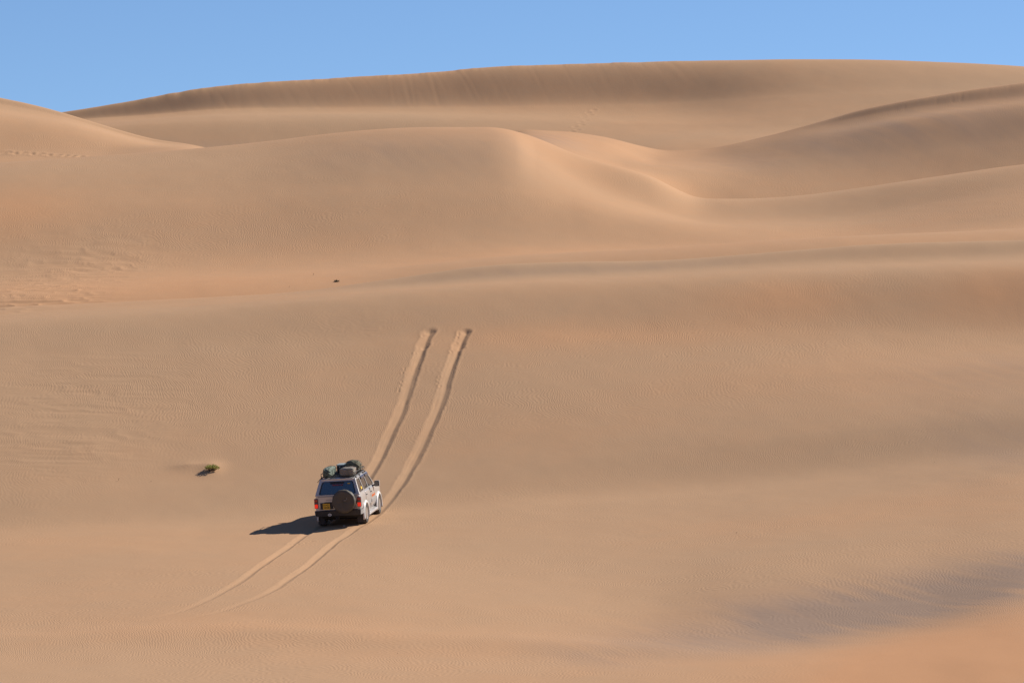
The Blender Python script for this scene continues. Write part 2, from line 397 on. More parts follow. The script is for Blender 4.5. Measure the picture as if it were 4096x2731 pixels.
# dark, mauve sand of heavy minerals, in wind streaks, plus painted slope shade
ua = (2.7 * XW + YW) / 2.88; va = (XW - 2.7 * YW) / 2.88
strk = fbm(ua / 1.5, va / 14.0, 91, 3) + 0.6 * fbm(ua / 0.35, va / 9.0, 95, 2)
mineral_shade = np.zeros_like(Z)
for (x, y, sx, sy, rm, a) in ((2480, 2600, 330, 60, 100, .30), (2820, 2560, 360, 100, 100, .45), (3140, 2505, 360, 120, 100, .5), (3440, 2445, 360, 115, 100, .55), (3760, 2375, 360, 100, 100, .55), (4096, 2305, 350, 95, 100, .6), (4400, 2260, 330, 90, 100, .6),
                              (3950, 1480, 420, 80, 100, .25), (2300, 1078, 900, 22, 100, .25), (1700, 600, 420, 70, 212, .28), (2150, 553, 80, 14, 262, .6), (3900, 470, 600, 60, 262, .35), (3300, 560, 500, 60, 262, .25),  # fold and small-dune patches paint shade into the sand colour
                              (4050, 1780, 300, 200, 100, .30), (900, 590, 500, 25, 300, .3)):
    mineral_shade = mineral_shade + a * patch(x, y, sx, sy, rm)
mineral_shade = np.clip(mineral_shade * (0.85 + 0.65 * strk), 0, 1)

def build_grid(name, mat):
    nv = NR * NC
    co = np.empty((NR, NC, 3), np.float32)
    co[..., 0] = XW; co[..., 1] = YW; co[..., 2] = Z
    i, j = np.meshgrid(np.arange(NR - 1), np.arange(NC - 1), indexing='ij')
    a = (i * NC + j).ravel()
    faces = np.stack([a, a + 1, a + NC + 1, a + NC], 1).astype(np.int32)
    # close the ring behind the viewpoint
    me = bpy.data.meshes.new(name)
    me.vertices.add(nv); me.vertices.foreach_set('co', co.ravel())
    nf = len(faces)
    me.loops.add(nf * 4); me.loops.foreach_set('vertex_index', faces.ravel())
    me.polygons.add(nf)
    me.polygons.foreach_set('loop_start', np.arange(0, nf * 4, 4, dtype=np.int32))
    me.polygons.foreach_set('use_smooth', np.ones(nf, bool))
    for nm, arr in (('tint', tint), ('ripple', ripple), ('mineral_shade', mineral_shade)):
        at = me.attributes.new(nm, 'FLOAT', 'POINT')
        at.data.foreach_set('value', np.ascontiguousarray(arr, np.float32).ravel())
    me.update(calc_edges=True)
    me.materials.append(mat)
    o = bpy.data.objects.new(name, me); COL.objects.link(o)
    o['kind'] = 'structure'
    return o

# ------------------------------------------------------------------ materials
def new_mat(name):
    m = bpy.data.materials.new(name); m.use_nodes = True
    return m, m.node_tree, m.node_tree.nodes['Principled BSDF']

def sand_material():
    m, t, b = new_mat('sand')
    N = t.nodes.new; Lk = t.links.new
    geo = N('ShaderNodeNewGeometry'); pos = geo.outputs['Position']
    def attr(n):
        a = N('ShaderNodeAttribute'); a.attribute_name = n; return a.outputs['Fac']
    def math_(op, a, c=None, clamp=False):
        k = N('ShaderNodeMath'); k.operation = op; k.use_clamp = clamp
        for i, v in enumerate((a, c)):
            if v is None: continue
            if isinstance(v, (int, float)): k.inputs[i].default_value = v
            else: Lk(v, k.inputs[i])
        return k.outputs[0]
    def noise(scale, det=3, vec=None, rough=.5):
        k = N('ShaderNodeTexNoise'); k.inputs['Scale'].default_value = scale; k.inputs['Detail'].default_value = det; k.inputs['Roughness'].default_value = rough
        Lk(vec or pos, k.inputs['Vector']); return k
    # colour
    fine_n = noise(38.0, 4).outputs['Fac']
    mid_n = noise(0.6, 4).outputs['Fac']
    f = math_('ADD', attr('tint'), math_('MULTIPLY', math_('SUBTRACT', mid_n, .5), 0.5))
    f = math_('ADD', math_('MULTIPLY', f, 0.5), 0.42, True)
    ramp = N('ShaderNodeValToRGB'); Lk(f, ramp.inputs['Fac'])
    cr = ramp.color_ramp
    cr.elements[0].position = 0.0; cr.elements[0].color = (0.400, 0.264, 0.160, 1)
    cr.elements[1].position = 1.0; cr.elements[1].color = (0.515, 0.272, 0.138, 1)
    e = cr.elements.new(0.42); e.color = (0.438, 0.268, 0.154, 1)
    mm = N('ShaderNodeMix'); mm.data_type = 'RGBA'; Lk(attr('mineral_shade'), mm.inputs['Factor']); Lk(ramp.outputs[0], mm.inputs['A']); mm.inputs['B'].default_value = (0.302, 0.206, 0.148, 1)
    hsv = N('ShaderNodeHueSaturation'); Lk(mm.outputs['Result'], hsv.inputs['Color'])
    v = math_('ADD', math_('MULTIPLY', math_('SUBTRACT', fine_n, .5), 0.10), 1.0)
    Lk(v, hsv.inputs['Value'])
    Lk(hsv.outputs[0], b.inputs['Base Color'])
    b.inputs['Roughness'].default_value = 0.95
    b.inputs['Specular IOR Level'].default_value = 0.1
    # wind ripples: crests run roughly away from the viewer, branching and wavering
    sep = N('ShaderNodeSeparateXYZ'); Lk(pos, sep.inputs[0])
    flat = N('ShaderNodeCombineXYZ'); Lk(sep.outputs[0], flat.inputs[0]); Lk(sep.outputs[1], flat.inputs[1])
    w1 = noise(0.28, 2, flat.outputs[0]).outputs['Fac']
    w2 = noise(1.5, 2, flat.outputs[0]).outputs['Fac']
    w3 = noise(0.035, 1, flat.outputs[0]).outputs['Fac']
    ph = math_('ADD', math_('MULTIPLY', w1, 3.0), math_('MULTIPLY', w2, 0.30))
    ph = math_('ADD', ph, math_('MULTIPLY', w3, 24.0))
    xx = math_('ADD', sep.outputs[0], ph)
    xx = math_('ADD', xx, math_('MULTIPLY', sep.outputs[1], -0.18))
    wav = math_('SINE', math_('MULTIPLY', xx, 2 * math.pi / 0.135))
    wav = math_('MULTIPLY', wav, attr('ripple'))
    wav2 = math_('SINE', math_('MULTIPLY', math_('ADD', xx, math_('MULTIPLY', w2, 1.1)), 2 * math.pi / 0.31))
    hgt = math_('ADD', math_('MULTIPLY', wav, 0.0019), math_('MULTIPLY', math_('MULTIPLY', wav2, attr('ripple')), 0.0011))
    grain = noise(9.0, 5, None, .6).outputs['Fac']
    hgt = math_('ADD', hgt, math_('MULTIPLY', grain, 0.0035))
    bp = N('ShaderNodeBump'); bp.inputs['Strength'].default_value = 1.0; bp.inputs['Distance'].default_value = 1.0
    Lk(hgt, bp.inputs['Height']); Lk(bp.outputs[0], b.inputs['Normal'])
    return m
SAND = sand_material()
build_grid('ground', SAND)

def mat(name, col, rough=.5, metal=0.0, spec=.5, emit=None, noise=None, coat=0.0):
    m, t, b = new_mat(name)
    b.inputs['Base Color'].default_value = (*col, 1)
    b.inputs['Roughness'].default_value = rough
    b.inputs['Metallic'].default_value = metal
    b.inputs['Specular IOR Level'].default_value = spec
    b.inputs['Coat Weight'].default_value = coat
    if emit:
        b.inputs['Emission Color'].default_value = (*emit[0], 1); b.inputs['Emission Strength'].default_value = emit[1]
    if noise:
        sc_, amt, bump, col2 = noise
        tc = t.nodes.new('ShaderNodeTexCoord')
        n = t.nodes.new('ShaderNodeTexNoise'); n.inputs['Scale'].default_value = sc_; n.inputs['Detail'].default_value = 5
        t.links.new(tc.outputs['Object'], n.inputs['Vector'])
        mx = t.nodes.new('ShaderNodeMix'); mx.data_type = 'RGBA'
        mr = t.nodes.new('ShaderNodeMapRange'); mr.inputs['From Min'].default_value = .42; mr.inputs['From Max'].default_value = .68; mr.inputs['To Max'].default_value = amt
        t.links.new(n.outputs['Fac'], mr.inputs['Value']); t.links.new(mr.outputs[0], mx.inputs['Factor'])
        mx.inputs['A'].default_value = (*col, 1); mx.inputs['B'].default_value = (*col2, 1)
        t.links.new(mx.outputs['Result'], b.inputs['Base Color'])
        if bump:
            bp = t.nodes.new('ShaderNodeBump'); bp.inputs['Strength'].default_value = .6; bp.inputs['Distance'].default_value = bump
            t.links.new(n.outputs['Fac'], bp.inputs['Height']); t.links.new(bp.outputs[0], b.inputs['Normal'])
    return m
DUST = (0.42, 0.28, 0.18)
M = {
    'paint': mat('silver_paint', (.50, .49, .48), .32, .30, .5, noise=(2.2, .25, 0, DUST), coat=.4),
    'white': mat('white_plastic', (.66, .65, .63), .35, 0, .5, noise=(6, .12, 0, DUST)),
    'grey': mat('grey_trim', (.30, .29, .28), .5),
    'black': mat('black_plastic', (.018, .018, .02), .55, noise=(5, .05, 0, DUST)),
    'rubber': mat('rubber', (.03, .029, .028), .85, noise=(9, .22, 0, (.25, .18, .13))),
    'alloy': mat('alloy', (.62, .62, .62), .3, .8),
    'under': mat('underbody', (.02, .018, .016), .9),
    'vinyl': mat('grey_vinyl', (.075, .068, .055), .62, 0, .4, noise=(4, .5, .012, (.11, .085, .06))),
    'canvas_green': mat('green_canvas', (.10, .13, .105), .85, noise=(7, .7, .03, (.19, .22, .17))),
    'canvas_olive': mat('olive_canvas', (.09, .088, .055), .85, noise=(9, .7, .03, (.21, .19, .12))),
    'canvas_dark': mat('dark_canvas', (.045, .042, .038), .85),
    'canvas_pale': mat('pale_canvas', (.24, .215, .18), .85, noise=(7, .7, .03, (.14, .13, .095))),
    'case': mat('black_case', (.03, .032, .035), .6, noise=(5, .3, 0, (.08, .08, .08))),
    'caselid': mat('grey_case_lid', (.30, .34, .33), .6, noise=(9, .5, 0, (.2, .22, .21))),
    'red': mat('red_lens', (.35, .015, .01), .2, coat=.6),
    'redlit': mat('lit_brake_lens', (.8, .02, .01), .25, emit=((1.0, .03, .01), 0.35)),
    'clear': mat('smoked_lens', (.14, .12, .11), .2, coat=.6),
    'plate': mat('yellow_plate', (.85, .50, .03), .5),
    'ink': mat('black_ink', (.02, .015, .01), .6),
    'redink': mat('red_lettering', (.28, .03, .03), .5),
    'orange': mat('orange_lettering', (.85, .20, .05), .5),
    'yellow': mat('yellow_sticker', (.75, .45, .04), .5),
    'sticker': mat('white_sticker', (.55, .55, .52), .5),
    'seat': mat('seat_cloth', (.05, .05, .055), .9),
    'rack': mat('rack_steel', (.05, .05, .05), .5, .4),
    'strap': mat('webbing', (.03, .03, .03), .8),
    'redstrap': mat('red_webbing', (.30, .08, .06), .8),
    'stem': mat('woody_stem', (.11, .07, .045), .9),
    'leafg': mat('leaf_green', (.36, .36, .07), .7, noise=(20, .8, 0, (.42, .38, .10))),
    'leafd': mat('dry_leaf', (.10, .085, .045), .8, noise=(20, .8, 0, (.17, .13, .07))),
    'stone': mat('pale_stone', (.62, .58, .52), .8),
}
def glass_mat(name, tint, dust, trans, ior=1.6):
    m, t, b = new_mat(name)
    for n in list(t.nodes): t.nodes.remove(n)
    out = t.nodes.new('ShaderNodeOutputMaterial'); tr = t.nodes.new('ShaderNodeBsdfTransparent'); tr.inputs[0].default_value = (*tint, 1)
    df = t.nodes.new('ShaderNodeBsdfDiffuse'); df.inputs[0].default_value = (*dust, 1)
    gl = t.nodes.new('ShaderNodeBsdfGlossy'); gl.inputs['Roughness'].default_value = .06
    fr = t.nodes.new('ShaderNodeFresnel'); fr.inputs[0].default_value = ior
    m1 = t.nodes.new('ShaderNodeMixShader'); m1.inputs[0].default_value = trans
    m2 = t.nodes.new('ShaderNodeMixShader')
    t.links.new(df.outputs[0], m1.inputs[1]); t.links.new(tr.outputs[0], m1.inputs[2])
    t.links.new(fr.outputs[0], m2.inputs[0]); t.links.new(m1.outputs[0], m2.inputs[1]); t.links.new(gl.outputs[0], m2.inputs[2])
    t.links.new(m2.outputs[0], out.inputs[0])
    return m
M['glass_side'] = glass_mat('side_glass', (.75, .78, .76), (.30, .26, .23), .72)
M['glass_rear'] = glass_mat('tinted_glass', (.12, .13, .14), (.018, .022, .03), .25, 3.7)
M['visor'] = glass_mat('smoked_visor', (.10, .11, .13), (.10, .11, .15), .25, 2.0)

# ------------------------------------------------------------------ mesh helpers
def link(name, me, material, parent=None, smooth=False, bevel=0):
    o = bpy.data.objects.new(name, me)
    COL.objects.link(o)
    if material: me.materials.append(material)
    if smooth:
        for p in me.polygons: p.use_smooth = True
    if parent: o.parent = parent
    if bevel:
        bv = o.modifiers.new('bevel', 'BEVEL'); bv.width = bevel; bv.segments = 2; bv.limit_method = 'ANGLE'; bv.angle_limit = R(35)
    return o
def from_bm(name, bm, material, parent=None, smooth=False, bevel=0):
    me = bpy.data.meshes.new(name)
    bmesh.ops.recalc_face_normals(bm, faces=bm.faces)
    bm.to_mesh(me); bm.free()
    return link(name, me, material, parent, smooth, bevel)
def box(bm, c, s, rot=None, taper=None):
    mt = Matrix.Translation(c) @ (rot.to_matrix().to_4x4() if rot else Matrix()) @ Matrix.Diagonal((*s, 1))
    r = bmesh.ops.create_cube(bm, size=1.0, matrix=mt)
    return r['verts']
def tube(bm, pts, rad, n=8):
    pts = [Vector(p) for p in pts]
    rings = []
    for i, p in enumerate(pts):
        d = (pts[min(i+1, len(pts)-1)] - pts[max(i-1, 0)]).normalized()
        up = Vector((0, 0, 1)) if abs(d.z) < .9 else Vector((1, 0, 0))
        u = d.cross(up).normalized(); v = d.cross(u)
        rr = rad[i] if isinstance(rad, (list, tuple)) else rad
        rings.append([bm.verts.new(p + (u * math.cos(2*math.pi*k/n) + v * math.sin(2*math.pi*k/n)) * rr) for k in range(n)])
    for a, b in zip(rings, rings[1:]):
        for k in range(n): bm.faces.new((a[k], a[(k+1)%n], b[(k+1)%n], b[k]))
    bm.faces.new(rings[0][::-1]); bm.faces.new(rings[-1])
def lathe(bm, prof, n=40, axis='X', c=(0, 0, 0)):
    """prof: (along axis, radius)"""
    c = Vector(c); rings = []
    for a, r in prof:
        ring = []
        for k in range(n):
            t = 2 * math.pi * k / n
            if axis == 'X': v = Vector((a, r * math.cos(t), r * math.sin(t)))
            else: v = Vector((r * math.cos(t), a, r * math.sin(t)))
            ring.append(bm.verts.new(c + v))
        rings.append(ring)
    for p, q in zip(rings, rings[1:]):
        for k in range(n): bm.faces.new((p[k], p[(k+1)%n], q[(k+1)%n], q[k]))
    bm.faces.new(rings[0]); bm.faces.new(rings[-1])
def rrect(u0, u1, v0, v1, r, n=5, sl=0.0, sr=0.0):
    """rounded rect in (u,v); sl / sr shift the top-left and top-right corners inwards"""
    pts = []
    for cx, cy, a0 in ((u1 - r, v1 - r, 0), (u0 + r, v1 - r, 90), (u0 + r, v0 + r, 180), (u1 - r, v0 + r, 270)):
        for k in range(n + 1):
            a = R(a0 + 90 * k / n)
            pts.append([cx + r * math.cos(a), cy + r * math.sin(a)])
    for p in pts:
        t = (p[1] - v0) / (v1 - v0)
        uu = (p[0] - u0) / (u1 - u0)
        p[0] += t * (sl * (1 - uu) - sr * uu)
    return pts
def plate_mesh(bm, outer, holes, fn, thick):
    """flat outline with holes in (u,v), mapped by fn(u,v)->(point, inward normal), given a thickness"""
    loops = [outer] + holes
    flat = [p for l in loops for p in l]
    tris = tessellate_polygon([[Vector((p[0], p[1], 0)) for p in l] for l in loops])
    fr = []; bk = []
    for p in flat:
        q, nrm = fn(*p)
        fr.append(bm.verts.new(q)); bk.append(bm.verts.new(q + nrm * thick))
    for a, b, c in tris:
        try:
            bm.faces.new((fr[a], fr[b], fr[c])); bm.faces.new((bk[c], bk[b], bk[a]))
        except ValueError: pass
    o = 0
    for l in loops:
        n = len(l)
        for k in range(n):
            i, j = o + k, o + (k + 1) % n
            bm.faces.new((fr[i], fr[j], bk[j], bk[i]))
        o += n
def text_mesh(name, body, size, mt, material, parent, squeeze=1.0, shear=0.0):
    cu = bpy.data.curves.new(name, 'FONT'); cu.body = body; cu.size = size; cu.align_x = 'CENTER'; cu.align_y = 'CENTER'; cu.extrude = .0015; cu.shear = shear
    cu.offset = size * 0.012
    tmp = bpy.data.objects.new('tmp', cu); COL.objects.link(tmp)
    dg = bpy.context.evaluated_depsgraph_get()
    me = bpy.data.meshes.new_from_object(tmp.evaluated_get(dg))
    bpy.data.objects.remove(tmp); bpy.data.curves.remove(cu)
    me.transform(mt @ Matrix.Diagonal((squeeze, 1, 1, 1)))
    me.name = name
    o = link(name, me, material, parent)
    return o
def empty(name, parent=None):
    o = bpy.data.objects.new(name, None); COL.objects.link(o); o.empty_display_size = .3
    if parent: o.parent = parent
    return o

# ------------------------------------------------------------------ the off-road wagon (x right, y forwards, z up; origin on the ground between the axles)
car = empty('off_road_wagon')
car['label'] = 'silver off-road estate car with loaded roof rack climbing the sand, brake lights on'
car['category'] = 'car'
REAR, FRONT = -2.42, 2.28
SEC = [(.78, .56), (.88, .61), (.925, .80), (.945, 1.04), (.94, 1.22), (.915, 1.36), (.880, 1.445)]
def side_x(z):
    zs = [p[1] for p in SEC]; xs = [p[0] for p in SEC]
    return float(np.interp(z, zs, xs))
def body_mesh():
    bm = bmesh.new()
    st = [(REAR, .955, 1.445, .68), (REAR + .03, .985, 1.445, .65), (REAR + .12, 1.0, 1.445, .60), (-1.6, 1.0, 1.445, .56), (0, 1.0, 1.445, .56), (.95, 1.0, 1.445, .56), (1.15, .995, 1.42, .56),
          (1.7, .98, 1.38, .56), (2.05, .955, 1.34, .58), (2.2, .90, 1.27, .64), (FRONT, .86, 1.17, .70)]
    rings = []
    for y, sc_, top, bot in st:
        pts = []
        z0, z1 = SEC[0][1], SEC[-1][1]
        half = [(x * sc_, bot + (z - z0) / (z1 - z0) * (top - bot)) for x, z in SEC]
        crown = [(half[-1][0] * .8, top + (.012 if y < 1 else .025)), (half[-1][0] * .4, top + (.015 if y < 1 else .045))]
        full = [(0, bot)] + half + crown + [(0, top + (.015 if y < 1 else .05))]
        ring = [bm.verts.new((x, y, z)) for x, z in full] + [bm.verts.new((-x, y, z)) for x, z in full[-2:0:-1]]
        rings.append(ring)
    n = len(rings[0])
    for a, b in zip(rings, rings[1:]):
        for k in range(n): bm.faces.new((a[k], a[(k+1)%n], b[(k+1)%n], b[k]))
    bm.faces.new(rings[0]); bm.faces.new(rings[-1])
    bmesh.ops.recalc_face_normals(bm, faces=bm.faces)
    me = bpy.data.meshes.new('tub'); bm.to_mesh(me); bm.free()
    o = bpy.data.objects.new('tub', me); COL.objects.link(o)
    cut = bmesh.new()
    for y in (-1.425, 1.425):
        for s in (-1, 1):
            lathe(cut, [(s * .60, .485), (s * 1.2, .485)], 36, 'X', (0, y, .50))
    bmesh.ops.recalc_face_normals(cut, faces=cut.faces)
    mc = bpy.data.meshes.new('cut'); cut.to_mesh(mc); cut.free()
    oc = bpy.data.objects.new('cut', mc); COL.objects.link(oc)
    md = o.modifiers.new('b', 'BOOLEAN'); md.operation = 'DIFFERENCE'; md.object = oc; md.solver = 'EXACT'
    dg = bpy.context.evaluated_depsgraph_get()
    res = bpy.data.meshes.new_from_object(o.evaluated_get(dg))
    bpy.data.objects.remove(o); bpy.data.objects.remove(oc)
    return res
# greenhouse planes
BELT, ROOFZ = 1.45, 2.03
XB, XT = .878, .690
YRB, YRT = REAR + .02, REAR + .30          # rear glass plane, bottom / top
YFB, YFT = .98, .32                        # windscreen plane
def fn_side(s):
    def f(u, v):                            # u = y, v = 0..1
        x = XB + (XT - XB) * v
        return Vector((s * x, u, BELT + (ROOFZ - BELT) * v)), Vector((-s, 0, -.3)).normalized()
    return f
def fn_rear(u, v):                          # u = -1..1 across
    hx = XB + (XT - XB) * v
    return Vector((u * hx, YRB + (YRT - YRB) * v, BELT + (ROOFZ - BELT) * v)), Vector((0, 1, -.4)).normalized()
def fn_front(u, v):
    hx = XB + (XT - XB) * v
    return Vector((u * hx, YFB + (YFT - YFB) * v, BELT + (ROOFZ - BELT) * v)), Vector((0, -1, -.9)).normalized()
def inset_loop(l, k):
    c = np.mean(np.array(l), axis=0)
    return [[c[0] + (p[0] - c[0]) * k, c[1] + (p[1] - c[1]) * k] for p in l]
W_QUARTER = rrect(-2.12, -1.30, .06, .90, .10, sl=.19)
W_RDOOR = rrect(-1.18, -.34, .06, .92, .07)
W_FDOOR = rrect(-.24, .80, .06, .92, .08, sr=.46)
for p in W_RDOOR + W_FDOOR + W_QUARTER: pass
def scale_v(l):   # corners were made with equal radii in u (m) and v (0..1); ok for the small radii used
    return l
W_REAR = rrect(-.86, .86, .05, .88, .10)
W_FRONT = rrect(-.92, .92, .05, .93, .08)
tub = body_mesh()
bm = bmesh.new(); bm.from_mesh(tub)
def side_outline():
    return [[YRB, 0], [YFB, 0], [YFT, 1], [YRT, 1]]
for s in (-1, 1):
    plate_mesh(bm, side_outline(), [W_QUARTER, W_RDOOR, W_FDOOR], fn_side(s), .035)
plate_mesh(bm, [[-1, 0], [1, 0], [1, 1], [-1, 1]], [W_REAR], fn_rear, .035)
plate_mesh(bm, [[-1, 0], [1, 0], [1, 1], [-1, 1]], [W_FRONT], fn_front, .035)
# roof: crowned loft with rounded edges
prof = [(-XT - .005, ROOFZ - .03), (-XT - .01, ROOFZ), (-XT + .02, ROOFZ + .03), (-XT + .10, ROOFZ + .048), (-.35, ROOFZ + .058), (0, ROOFZ + .06),
        (.35, ROOFZ + .058), (XT - .10, ROOFZ + .048), (XT - .02, ROOFZ + .03), (XT + .01, ROOFZ), (XT + .005, ROOFZ - .03)]
rings = []
for y, k, dz in ((YRT - .015, .985, -.02), (YRT + .05, 1, -.01), (YRT + .2, 1, 0), (-.6, 1, 0), (YFT - .15, 1, -.005), (YFT + .01, .985, -.02)):
    rings.append([bm.verts.new((x * k, y, (z + dz) if z > ROOFZ else z)) for x, z in prof])
for a, b in zip(rings, rings[1:]):
    for k in range(len(a) - 1): bm.faces.new((a[k], a[k+1], b[k+1], b[k]))
    bm.faces.new((a[-1], a[0], b[0], b[-1]))
bm.faces.new(rings[0]); bm.faces.new(rings[-1][::-1])
# rounded corner posts
for s in (-1, 1):
    tube(bm, [(s * (XB - .012), YRB + .03, BELT - .02), (s * (XT - .005), YRT + .025, ROOFZ + .02)], [.05, .045], 10)
    tube(bm, [(s * (XB - .02), YFB - .02, BELT - .02), (s * (XT - .01), YFT - .03, ROOFZ + .01)], [.04, .035], 10)
# drip rails
for s in (-1, 1):
    tube(bm, [(s * (XT + .018), YRT + .02, ROOFZ + .0), (s * (XT + .018), YFT, ROOFZ - .0)], .014, 6)
body = from_bm('body', bm, M['paint'], car)
for p in body.data.polygons:
    p.use_smooth = True
try: body.data.set_sharp_from_angle(angle=R(38))
except Exception: pass

bm = bmesh.new(); box(bm, (0, 0, .60), (1.45, 4.3, .22)); box(bm, (0, -1.425, .42), (1.5, .12, .12)); box(bm, (0, 1.425, .42), (1.5, .12, .12))
tube(bm, [(-.35, -2.3, .42), (-.4, -1.6, .45), (-.3, .5, .5)], .035)
from_bm('chassis', bm, M['under'], car)

def glass(name, loop, fn, k, off, material, parent=car, th=.006):
    bm = bmesh.new()
    l = inset_loop(loop, k)
    def f(u, v):
        q, n = fn(u, v); return q + n * off, n
    plate_mesh(bm, l, [], f, th)
    return from_bm(name, bm, material, parent)
def ring_part(name, loop, fn, k0, k1, off, material, parent, th=.02):
    bm = bmesh.new()
    def f(u, v):
        q, n = fn(u, v); return q + n * off, n
    plate_mesh(bm, inset_loop(loop, k0), [inset_loop(loop, k1)], f, th)
    return from_bm(name, bm, material, parent)
hatch = glass('rear_window', W_REAR, fn_rear, .995, .010, M['glass_rear'])
ring_part('window_seal', W_REAR, fn_rear, 1.02, .955, -.004, M['black'], hatch, .012)
rt = (Vector(fn_rear(0, 1)[0]) - Vector(fn_rear(0, 0)[0]))
tilt = math.atan2(rt.y, rt.z)
def on_rear(u, v, lift=.004):
    q, n = fn_rear(u, v)
    return Matrix.Translation(q - n * lift) @ Matrix.Rotation(math.pi / 2 - tilt, 4, 'X')
text_mesh('lettering', 'Ubuntravel', .125, on_rear(.0, .66), M['redink'], hatch, .82)
bm = bmesh.new(); box(bm, (0, 0, 0), (.56, .012, .075)); bm.transform(on_rear(-.02, .79, .0) @ Matrix.Rotation(-math.pi / 2, 4, 'X'))
from_bm('brake_light_housing', bm, M['black'], hatch)
bm = bmesh.new(); box(bm, (0, 0, 0), (.11, .003, .035)); bm.transform(on_rear(.62, .72) @ Matrix.Rotation(-math.pi / 2, 4, 'X'))
from_bm('sticker', bm, M['yellow'], hatch)
for s in (-1, 1):
    f = fn_side(s)
    for nm, wl in (('quarter_window', W_QUARTER), ('door_window', W_RDOOR), ('door_window', W_FDOOR)):
        g = glass(nm, wl, f, .995, .012, M['glass_side'])
        ring_part('window_seal', wl, f, 1.025, .965, -.003, M['black'], g, .01)
        if nm == 'quarter_window' and s == 1:
            bm = bmesh.new(); box(bm, (.835, -1.55, 1.60), (.004, .24, .10), Euler((0, -R(17), 0)))
            from_bm('sticker', bm, M['yellow'], g)
    for (ya, yb) in ((-1.12, -.36), (-.22, .42)):
        bm = bmesh.new()
        vs = []
        for y in (ya, yb):
            for (x, z) in ((XT + .014, ROOFZ - .005), (XT + .055, ROOFZ - .05), (XT + .085, ROOFZ - .13), (XT + .08, ROOFZ - .135), (XT + .05, ROOFZ - .055), (XT + .010, ROOFZ - .012)):
                vs.append(bm.verts.new((s * x, y + (.03 if y == ya else -.03) * (ROOFZ - z) / .13, z)))
        for k in range(6): bm.faces.new((vs[k], vs[(k+1)%6], vs[6+(k+1)%6], vs[6+k]))
        bm.faces.new(vs[:6]); bm.faces.new(vs[6:])
        from_bm('window_visor', bm, M['visor'], car)
glass('windscreen', W_FRONT, fn_front, .995, .010, M['glass_side'])

# doors: panels lying on the body side with visible shut lines
def arch_cut(y, z, ay):
    return math.hypot(y - ay, z - .5) < .50
for s in (-1, 1):
    for (ya, yb, nm) in ((-1.24, -.30, 'rear'), (-.28, .90, 'front')):
        bm = bmesh.new()
        ny, nz = 26, 14
        grid = {}
        for i in range(ny + 1):
            for j in range(nz + 1):
                y = ya + (yb - ya) * i / ny; z = .64 + (1.437 - .64) * j / nz
                x = side_x(z) + .007
                grid[i, j] = bm.verts.new((s * x, y, z))
        for i in range(ny):
            for j in range(nz):
                q = [grid[i, j], grid[i+1, j], grid[i+1, j+1], grid[i, j+1]]
                cy = sum(v.co.y for v in q) / 4; cz = sum(v.co.z for v in q) / 4
                if arch_cut(cy, cz, -1.425) or arch_cut(cy, cz, 1.425): continue
                bm.faces.new(q)
        bmesh.ops.delete(bm, geom=[v for v in bm.verts if not v.link_faces], context='VERTS')
        d = from_bm('door', bm, M['paint'], car, smooth=True)
        sm = d.modifiers.new('s', 'SOLIDIFY'); sm.thickness = .006; sm.offset = -1
        bm = bmesh.new(); box(bm, (s * (side_x(1.27) + .02), ya + .16, 1.27), (.03, .17, .03))
        from_bm('door_handle', bm, M['black'], d, bevel=.005)
        bm = bmesh.new(); box(bm, (s * (side_x(.90) + .014), (ya + yb) / 2 + .05, .90), (.022, (yb - ya) * (.84 if nm == 'rear' else .80), .13))
        from_bm('rubbing_strip', bm, M['grey'], d, bevel=.006)
        # dark shut line at the front edge
        if nm == 'front' and s == 1:
            mt = Matrix.Translation((side_x(1.10) + .012, .28, 1.09)) @ Matrix.Rotation(math.pi / 2, 4, 'Z') @ Matrix.Rotation(math.pi / 2, 4, 'X')
            text_mesh('lettering', 'ubuntravel', .17, mt, M['orange'], d, .95, .1)
    bm = bmesh.new(); box(bm, (s * .937, -.29, 1.04), (.012, .012, .74)); box(bm, (s * .90, -.29, 1.40), (.05, .012, .08))
    from_bm('door_gap', bm, M['black'], car)

# tailgate lower half
bm = bmesh.new(); box(bm, (0, REAR - .005, 1.17), (1.56, .03, .50))
tg = from_bm('tailgate', bm, M['paint'], car, bevel=.012)
bm = bmesh.new(); box(bm, (0, REAR - .024, 1.405), (1.58, .012, .035)); box(bm, (0, REAR - .022, 1.155), (1.54, .010, .012)); box(bm, (0, REAR - .024, .935), (1.56, .012, .03))
from_bm('trim_line', bm, M['grey'], tg)
bm = bmesh.new(); box(bm, (-.45, REAR - .035, 1.03), (.52, .03, .26)); box(bm, (-.36, REAR - .045, 1.165), (.36, .05, .035))
rec = from_bm('plate_recess', bm, M['black'], tg, bevel=.015)
bm = bmesh.new(); box(bm, (-.455, REAR - .066, 1.015), (.285, .012, .235))
pl = from_bm('licence_plate', bm, M['plate'], tg, bevel=.004)
for txt, z in (('N1421', 1.065), ('24NB', .965)):
    mt = Matrix.Translation((-.455, REAR - .076, z)) @ Matrix.Rotation(math.pi / 2, 4, 'X')
    text_mesh('lettering', txt, .115, mt, M['ink'], pl, .78 if len(txt) == 5 else .9)
for nm, txt, x, z, sz in (('model_lettering', '', 0, 0, 0),):
    pass
bm = bmesh.new(); box(bm, (-.30, REAR - .026, 1.27), (.34, .008, .028))
from_bm('badge_strip', bm, M['grey'], tg)

